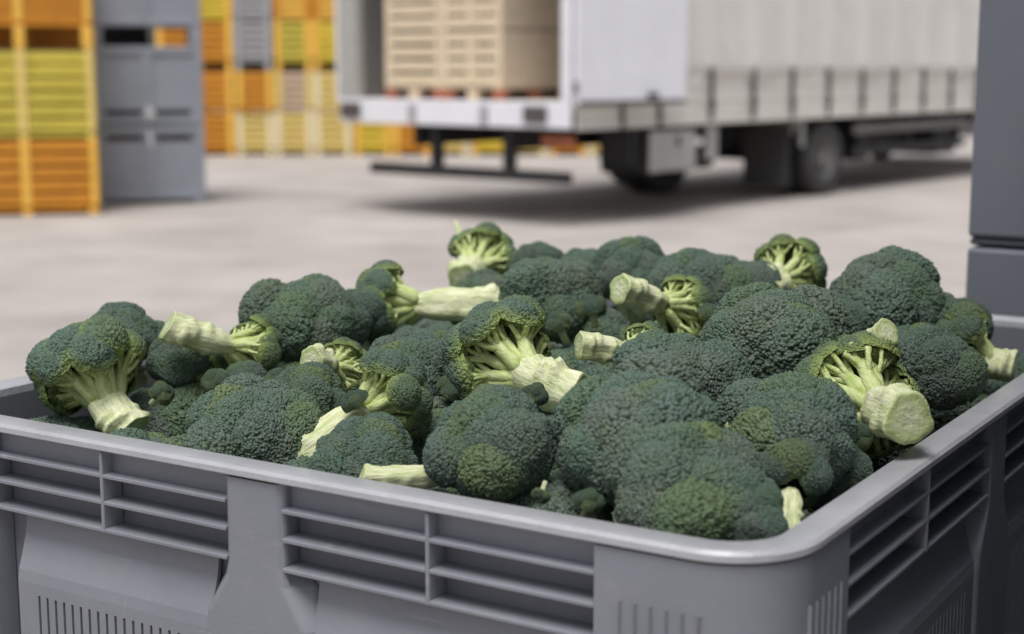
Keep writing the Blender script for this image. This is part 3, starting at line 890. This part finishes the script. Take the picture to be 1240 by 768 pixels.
# ------------------------------------------------------------------ far pallet boxes
def pallet_box(w, d, h, foot, body, post, nslat, loc, label, group, mids=1, big=True, rz=0):
    """slatted plastic pallet box; local x centred, y from 0 (front) to d, z 0 at the foot"""
    t = empty('pallet_box', loc, rz)
    pw = .085 if big else .135
    # feet
    xs = [-w / 2 + .06, 0, w / 2 - .06] if big else [-w / 2 + .08, w / 2 - .08]
    for x in xs:
        for y in (.06, d - .06):
            MB().box(x - .06, x + .06, y - .055, y + .055, 0, foot).build('foot', post, t, .01, 1)
    MB().box(-w / 2 + .14, w / 2 - .14, d - .10, d - .02, 0.004, foot).build('gap_shade_bar', body, t)  # bar added across the back to close the foot gap and keep it dark
    MB().box(-w / 2 + .02, w / 2 - .02, .02, d - .02, foot + .001, foot + .05).build('floor', body, t)
    # four corner posts, mid posts
    for x in (-w / 2 + pw / 2, w / 2 - pw / 2):
        for y in (pw / 2, d - pw / 2):
            MB().box(x - pw / 2, x + pw / 2, y - pw / 2, y + pw / 2, foot + .051, h).build('corner_post', post, t, .012, 1)
    if mids:
        MB().box(-.055, .055, .004, .04, foot + .051, h - .001).build('mid_post', post, t, .008, 1)
    # slats on the front and panels on the other sides
    z0, z1 = foot + .06, h - .015
    st = (z1 - z0) / nslat
    for k in range(nslat):
        for xa, xb in (((-w / 2 + pw, -.056), (.056, w / 2 - pw)) if mids else ((-w / 2 + pw, w / 2 - pw),)):
            MB().box(xa, xb, .016, .032, z0 + k * st + st * .15, z0 + (k + 1) * st - st * .15).build('slat', body, t, .004, 1)
    for x in (-w / 2 + .02, w / 2 - .02):
        MB().box(x - .008, x + .008, pw, d - pw, z0, z1).build('side_panel', body, t)
    MB().box(-w / 2 + pw, w / 2 - pw, d - .03, d - .014, z0, z1).build('back_panel', body, t)
    MB().box(-w / 2 + pw, w / 2 - pw, .16, .17, z0, z1).build('liner', body, t)
    tag(t, label, 'box', group)
    return t

def solid_box(w, d, h, foot, body, loc, label, group, mark=False, vents=False, rz=0, bev=.015):
    """closed grey plastic box with a framed face"""
    t = empty('pallet_box', loc, rz)
    for x in (-w / 2 + .07, w / 2 - .07):
        for y in (.07, d - .07):
            MB().box(x - .07, x + .07, y - .065, y + .065, 0, foot).build('foot', body, t, .01, 1)
    MB().box(-w / 2 + .15, .05, d - .12, d - .04, 0.004, foot - .001).build('gap_shade_bar', BLACK, t)  # added black bar, its colour stands in for shade in the foot gap
    MB().box(-w / 2 + .03, w / 2 - .03, .03, d - .03, foot + .001, h - .002).build('body', body, t, .01, 1)
    for x in (-w / 2 + .05, w / 2 - .05):
        for y in (.05, d - .05):
            MB().box(x - .05, x + .05, y - .05, y + .05, foot + .001, h).build('corner_post', body, t, bev)
    MB().box(-.06, .06, .004, .04, foot + .09, h - .095).build('mid_post', body, t, .01)
    MB().box(-w / 2 + .1, w / 2 - .1, .002, .04, h - .09, h - .003).build('top_rail', body, t, .01)
    MB().box(-w / 2 + .1, w / 2 - .1, .002, .04, foot + .002, foot + .085).build('bottom_rail', body, t, .01)
    if vents:
        for zc in vents:
            for xa, xb in ((-w / 2 + .16, -.09), (.09, w / 2 - .16)):
                MB().box(xa, xb, .020, .0295, zc - .035, zc + .035).build('vent', BLACK, t)
                MB().box(xa - .02, xb + .02, .010, .0295, zc + .037, zc + .06).build('vent_lip', body, t, .006, 1)
    if mark:
        rng = random.Random(5)
        for (x, z, dx, dz) in mark:
            pts = [(x + rng.uniform(-.02, .02) + dx * q / 4, .000, z + dz * q / 4) for q in range(5)]
            MB().tube(pts, [.012, .020, .024, .018, .010], 6).build('chalk_mark', MARK, t)
    tag(t, label, 'box', group)
    return t

GL = 'stacked boxes at the left'
YELLOWV = mat_plain('bright_yellow_plastic', (.70, .52, .05), .5, .12, 3)
YELLOWP = mat_plain('cream_plastic', (.80, .70, .44), .5, .08, 3)
# stack of slatted boxes at the far left, nearest of the background
LZ = R(14)
def left_of(px, py, half):
    c = at(px, py, 0)
    return c.x - half * math.cos(LZ), c.y - half * math.sin(LZ)
OX, OY = left_of(121, 260, .81)
pallet_box(1.62, 1.2, .90, .055, ORANGE, ORANGEL, 5, (OX, OY, 0), 'orange slatted box at the bottom of the stack at the left edge', GL, rz=LZ)
pallet_box(1.62, 1.2, 1.02, .02, YELLOW, YELLOWL, 6, (OX, OY, .90), 'yellow-green slatted box on the orange box at the left edge', GL, rz=LZ)
pallet_box(1.62, 1.2, 1.15, .26, ORANGE, ORANGEL, 7, (OX, OY, 1.925), 'orange slatted box above the dark gap, topmost at the left edge', GL, rz=LZ)
# grey stack
GX, GY = left_of(250, 246, .68)
solid_box(1.36, 1.2, .98, .055, GREYB, (GX, GY, 0), 'grey closed box at the bottom of the grey stack beside the orange boxes', GL,
          mark=((-.01, .93, .02, -.24),), vents=(.84,), rz=LZ)
solid_box(1.36, 1.2, .99, .03, GREYB, (GX, GY, .982), 'grey closed box with white marks, middle of the grey stack', GL,
          mark=((.0, .06, -.03, .20), (.05, .22, .0, -.14)), vents=(.17,), rz=LZ)
solid_box(1.36, 1.2, 1.1, .25, GREYB, (GX, GY, 1.975), 'grey closed box on top of the grey stack, above a dark gap', GL, rz=LZ)
# a slatted orange box further back, glimpsed through the gap
# far row along the back of the yard
RY = 30.3
cols = ['first', 'second', 'third', 'fourth', 'fifth', 'sixth', 'seventh', 'eighth', 'ninth', 'tenth', 'eleventh', 'twelfth']
levels = ['bottom', 'second', 'third', 'top']
NAMES = {'O': ('orange', ORANGE, ORANGEL), 'o': ('light orange', ORANGEL, ORANGE), 'Y': ('yellow', YELLOWV, ORANGEL), 'y': ('pale yellow', YELLOWL, YELLOWP),
         'G': ('grey', GREYB2, GREYB2), 'P': ('beige', PINKB, YELLOWL), 'L': ('yellow-green', YELLOW, ORANGEL)}
GRID = ['OOOO', 'OOOY', 'yOGG', 'yPLo', 'yyYo', 'YYYY', 'O', 'y', 'Y', 'y', 'O', 'y']
for ci, g in enumerate(GRID):
    x = at(221.5 + ci * 46.5, 187, 0).x
    for li, ch in enumerate(g):
        z = (0, .86, 1.66, 2.62)[li]
        h = (.858, .798, .958, .98)[li]
        foot = (.09, .02, .17, .02)[li]
        nm, bd, ps = NAMES[ch]
        pallet_box(.745, .9, h, foot, bd, ps, 5, (x + random.Random(ci * 7 + li).uniform(-.012, .012), RY + random.Random(ci * 3 + li).uniform(-.05, .05), z),
                   f'{nm} box, {levels[li]} tier of the {cols[ci]} column in the far row', 'boxes in the far row', mids=0, big=False, rz=R(random.Random(ci * 5 + li).uniform(-2.2, 2.2)))

# ------------------------------------------------------------------ lorry with its rear doors open
TU = Vector((math.sin(R(40)), math.cos(R(40)), 0))
T0 = (0.612, 16.32, 0)
TR = R(50)                        # local x runs forward along the lorry, y to its far side
TW, TL = 3.52, 12.6
lorry = empty('delivery_lorry', T0, TR)
tag(lorry, 'grey curtain-sided lorry with its rear doors open, parked across the yard', 'lorry')
def tb(name, mat, x0, x1, y0, y1, z0, z1, bev=.012, parent=None):
    return MB().box(x0, x1, y0, y1, z0, z1).build(name, mat, parent or lorry, bev, 2)
# load bed
tb('bed_floor', WOODG, .06, TL, .05, TW - .05, 1.22, 1.345, 0)
beam = tb('rear_beam', WHITE, 0, .058, 0.002, TW - .002, 1.06, 1.35)
for y in (.46, TW - .22):
    l_ = tb('lamp', LAMP, -.05, -.001, y - .16, y + .16, 1.12, 1.30, .02, beam)
for yy in (1.2, 2.3):
    tb('buffer_plate', GREYB2, -.02, -.001, yy - .06, yy + .06, 1.10, 1.30, .01, beam)
tb('rear_post', WHITE, 0.0, .14, 0.0, .13, 1.352, 3.95)
tb('rear_post', BOXGREY, 0.0, .14, TW - .30, TW, 1.352, 3.95)
tb('roof_rail', WHITE, 0.0, .14, .131, TW - .301, 3.78, 3.95)
tb('roof', TARP, .141, TL, .0, TW, 3.93, 3.97)
tb('front_wall', WHITE, TL - .06, TL - .001, .06, TW - .06, 1.346, 3.928)
tb('inner_lining', GREYB2, .15, TL - .07, TW - .09, TW - .05, 1.347, 3.92, 0)
for k in range(5):
    tb('lining_slat', BLACK, .16 + k * 2.4, .22 + k * 2.4, TW - .135, TW - .091, 1.348, 3.9, 0)
# side boards below the curtain, three planks, and the sill
for k in range(3):
    tb('side_board', BOARD, .142, TL, .0, .03, 1.135 + k * .165, 1.135 + k * .165 + .158, .008)
    tb('side_board', BOARD, .142, TL, TW - .03, TW, 1.135 + k * .165, 1.135 + k * .165 + .158, .008)
tb('sill', BOARD, .142, TL, -.012, .04, 1.045, 1.130, .008)
# curtain, softly rippled
for yb, sgn in ((-.006, -1), (TW + .006, 1)):
    m = MB(); nx, nz = 120, 14
    vs = []
    rng = random.Random(3)
    ph = [rng.uniform(0, 6.28) for _ in range(6)]
    for i in range(nx + 1):
        for j in range(nz + 1):
            x = .143 + (TL - .143) * i / nx; z = 1.60 + 2.33 * j / nz
            rip = .012 * math.sin(x * 6.5 + ph[0] + .3 * z) + .010 * math.sin(x * 2.1 + ph[1]) * math.sin(z * 1.3 + ph[2]) + .006 * math.sin(x * 13 + ph[3])
            vs.append((x, yb + sgn * (.012 + rip), z))
    fs = [(i * (nz + 1) + j, (i + 1) * (nz + 1) + j, (i + 1) * (nz + 1) + j + 1, i * (nz + 1) + j + 1) for i in range(nx) for j in range(nz)]
    m.add(vs, fs)
    cu = m.build('curtain', TARP, lorry, smooth=True)
    so = cu.modifiers.new('thick', 'SOLIDIFY'); so.thickness = .004
# straps with buckles
k = 0
x = 2.70
while x < TL - .2:
    st = MB().box(x - .035, x + .035, -.052, -.034, 1.09, 1.70).build('strap', STRAP, lorry)
    MB().box(x - .05, x + .05, -.064, -.0525, 1.22, 1.33).build('buckle', BLACK, st, .006, 1)
    x += .957
# opened right door folded back along the side, on its hinges
dr = tb('rear_door', WHITE, 0, 1.66, -.03, .03, 1.31, 3.93, .012)
dr.location = (.02, -.06, 0); dr.rotation_euler = (0, 0, R(-10))
MB().box(.02, 1.64, -.045, -.0305, 1.315, 1.36).build('door_seal', STRAP, dr)
for zz in (1.5, 2.6, 3.6):
    MB().tube([(-.01, -.02, zz - .06), (-.01, -.02, zz + .06)], .025, 8).build('hinge', STEEL, dr)
MB().box(1.02, 1.18, -.085, -.046, 1.38, 1.44).build('lock_handle', STRAP, dr, .006, 1)
dl = tb('rear_door', WHITE, 0, 1.75, -.03, .03, 1.31, 3.93, .012)
dl.location = (.05, TW + .07, 0); dl.rotation_euler = (0, 0, R(3))
# chassis
for y in (.95, TW - 1.05):
    tb('chassis_beam', BLACK, .3, TL, y, y + .10, .80, 1.04, 0)
for x in (.35, 1.4, 2.9, 4.2, 6.4, 8.4, 10.4):
    tb('cross_member', BLACK, x, x + .10, .2, TW - .2, 1.042, 1.215, 0)
tb('crash_bar', BLACK, .02, .12, .04, TW - .48, .475, .60, .015)
for y in (.92, 2.02):
    tb('crash_bar_bracket', BLACK, .121, .24, y, y + .12, .50, 1.04, .01)
tb('light_board', REDBLK, .2, .24, .1, .55, .86, .98, .01)
# tool box
tbx = tb('tool_box', BLACK, 1.50, 2.50, .05, .72, .50, 1.0, .025)
MB().box(1.53, 2.48, .028, .0495, .52, .99).build('lid', BOXGREY, tbx, .012)
MB().box(2.06, 2.14, .012, .0275, .80, .92).build('latch', STRAP, tbx, .004, 1)
for x in (1.2, 1.32):
    tb('frame_bracket', BLACK, x, x + .06, .06, .5, .62, 1.04, .01)
for x in (.9, 1.62):
    tb('lower_lash_rail', STRAP, x, x + .05, -.045, -.013, 1.04, 1.31, .005)
# air tank and side rails
tb('side_bracket', BOXGREY, 2.80, 3.05, .08, .12, .62, 1.03, .01)
MB().tube([(2.75, .45, .62), (3.35, .45, .62)], .15, 14).build('air_tank', BLACK, lorry, .01)
# wheels
def wheel(x, y0, sgn, dual=True):
    rad, wd = .50, .27
    t = empty('wheel'); t.parent = lorry; t.location = (x, y0, rad)
    def lathe(prof, seg=40):
        m = MB(); n = len(prof)
        vs = [(r * math.cos(2 * math.pi * k / seg), y * sgn, r * math.sin(2 * math.pi * k / seg)) for k in range(seg) for y, r in prof]
        fs = [(k * n + i, k * n + i + 1, ((k + 1) % seg) * n + i + 1, ((k + 1) % seg) * n + i) for k in range(seg) for i in range(n - 1)]
        return m.add(vs, fs)
    for q in range(2 if dual else 1):
        o = q * (wd + .05)
        lathe([(o + .03, .29), (o + .0, .33), (o - .005, .40), (o + .015, .46), (o + .05, .495), (o + wd / 2, .50), (o + wd - .05, .495), (o + wd - .01, .46), (o + wd, .40), (o + wd - .03, .29), (o + .03, .29)]).build('tyre', RUBBER, t, smooth=True)
    lathe([(.03, .295), (.045, .28), (.02, .265), (.03, .25), (.13, .20), (.15, .17), (.11, .14), (.04, .13), (.03, .10), (.0305, .001)]).build('rim', STEEL, t, smooth=True)
    for k in range(10):
        a = 2 * math.pi * k / 10
        c = (.165 * math.cos(a), 0, .165 * math.sin(a))
        MB().tube([(c[0], .15 * sgn, c[2]), (c[0], .10 * sgn, c[2])], .014, 6).build('wheel_nut', STEEL, t)
    return t
wheel(5.71, .03, 1)
wheel(4.62, TW - 1.10, -1)
wheel(5.71, TW - .05, -1)
for x in (5.71,):
    MB().tube([(x, .7, .5), (x, TW - .75, .5)], .07, 10).build('axle', BLACK, lorry)
# mud flap and wing of the near wheel
fl = tb('mud_flap', RUBBER, 4.72, 4.74, .05, .74, .17, .98, .004)
m = MB()
m.prism([(4.78 + 0, .86), (4.80, .86), (4.95, 1.02), (5.0, 1.03), (5.0, 1.04), (4.93, 1.04)], lambda a, b, t: (a, t, b), .05, .7)
m.build('wing', BOXGREY, lorry)
tb('wing_stay', BOXGREY, 5.02, 5.09, .04, .08, .68, 1.03, .008)
tb('side_guard', BLACK, 6.5, 10.2, .05, .09, .50, .62, .01)
tb('side_guard', STEEL, 6.5, 10.2, .05, .09, .80, .93, .01)
tb('battery_box', BLACK, 6.75, 7.15, .16, .75, .42, 1.02, .02)
tb('battery_box', BLACK, 9.3, 10.1, .16, .85, .40, 1.02, .02)
MB().tube([(7.2, TW - .8, .70), (9.4, TW - .8, .70)], .30, 16).build('fuel_tank', BLACK, lorry, .02)
for x in (6.7, 8.3, 10.0):
    tb('guard_bracket', BLACK, x, x + .08, .091, .14, .5, 1.04, .005)
MB().tube([(7.2, .8, .72), (9.2, .8, .72)], .28, 16).build('fuel_tank', BLACK, lorry, .02)
# cab
cab = MB()
cab.prism([(TL + .25, .55), (TL + 2.1, .45), (TL + 2.3, .7), (TL + 2.3, 1.7), (TL + 2.0, 2.9), (TL + 1.6, 3.15), (TL + .25, 3.2)], lambda a, b, t: (a, t, b), .08, TW - .08)
cb = cab.build('cab', WHITE, lorry, .06, 3)
GLASS = mat_plain('dark_glass', (.03, .035, .04), .08, .05, 2, spec=.6)
MB().box(TL + 1.0, TL + 1.9, .060, .079, 1.75, 2.55).build('side_window', GLASS, cb, .02)
wheel(TL + 1.3, .03, 1, False)
wheel(TL + 1.3, TW - .05, -1, False)

# ------------------------------------------------------------------ wooden crates on pallets in the lorry
def on_lorry(x, y, z):
    c, s = math.cos(TR), math.sin(TR)
    return (T0[0] + x * c - y * s, T0[1] + x * s + y * c, z)
def crate(y0, z0, label, kind):
    w, d, h = .905, 1.25, .64
    t = empty('wooden_crate', on_lorry(.22, y0, z0), TR)
    for x in (.03, d - .03):
        for y in (.045, w - .045):
            MB().box(x - .03, x + .03, y - .045, y + .045, 0, h - .002).build('corner_post', WOOD, t, .004, 1)
    if kind:
        MB().box(-.012, -.0005, w / 2 - .04, w / 2 + .04, .02, h - .02).build('mid_batten', WOOD, t, .003, 1)
    n = 4
    st = h / n
    for k in range(n):
        z = k * st
        MB().box(.0, .016, .091, w - .091, z + .022, z + st - .022).build('slat', WOOD, t, .003, 1)
        MB().box(d - .016, d, .091, w - .091, z + .012, z + st - .012).build('slat', WOODG, t, .003, 1)
    if kind:
        for q in range(5):
            yy = .15 + q * .125
            MB().box(.0165, .03, yy - .02, yy + .02, .01, h - .01).build('inner_batten', WOOD, t)
    nb = 8
    for k in range(nb):
        x0 = .061 + (d - .122) * k / nb
        x1 = .061 + (d - .122) * (k + 1) / nb
        for y in (0.004, w - .022):
            MB().box(x0 + .004, x1 - .004, y, y + .018, .01, h - .012).build('board', WOODG, t, .003, 1)
    MB().box(.05, d - .05, .03, w - .03, .005, .03).build('floor', WOODG, t)
    tag(t, label, 'crate', 'wooden crates in the lorry')
def pallet(y0, label):
    w, d = .905, 1.25
    t = empty('pallet', on_lorry(.22, y0, 1.347), TR)
    for y in (.07, w / 2, w - .07):
        for x in (.06, d / 2, d - .06):
            MB().box(x - .055, x + .055, y - .07, y + .07, 0, .118).build('block', REDBLK if abs(y - w / 2) > .1 else WOOD, t, .004, 1)
    for k in range(6):
        y = .002 + k * (w - .004) / 6
        MB().box(0, d, y, y + (w - .004) / 6 - .02, .119, .141).build('plank', WOODG, t, .003, 1)
    tag(t, label, 'pallet', 'pallets in the lorry')
pallet(1.13, 'pallet with red blocks under the right-hand crates in the lorry')
pallet(2.045, 'pallet with red blocks under the left-hand crates in the lorry')
crate(1.13, 1.489, 'lower right wooden crate in the lorry, beside the open door', True)
crate(1.13, 2.131, 'upper right wooden crate in the lorry, beside the open door', True)
crate(2.045, 1.489, 'lower left wooden crate with wide slats in the lorry', False)
crate(2.045, 2.131, 'upper left wooden crate with wide slats in the lorry', False)

# ------------------------------------------------------------------ stack of flat-sided grey boxes behind the bin on the right
SW, SD = 1.0, 1.2
wst = local_to_world(hit.x + SW / 2, YS)
for z, hh, lab in ((0, jz / 2 - .002, 'flat grey box at the foot of the stack at the right edge'),
                   (jz / 2, jz / 2 - .004, 'flat grey box at the right edge, below the dark joint of the stack'),
                   (jz, 1.0, 'tall flat grey box at the right edge, above the dark joint of the stack')):
    solid_box(SW, SD, hh, .012, GREYD, (wst.x, wst.y, z), lab, 'flat grey boxes at the right edge', rz=BIN_ROT, bev=.006)
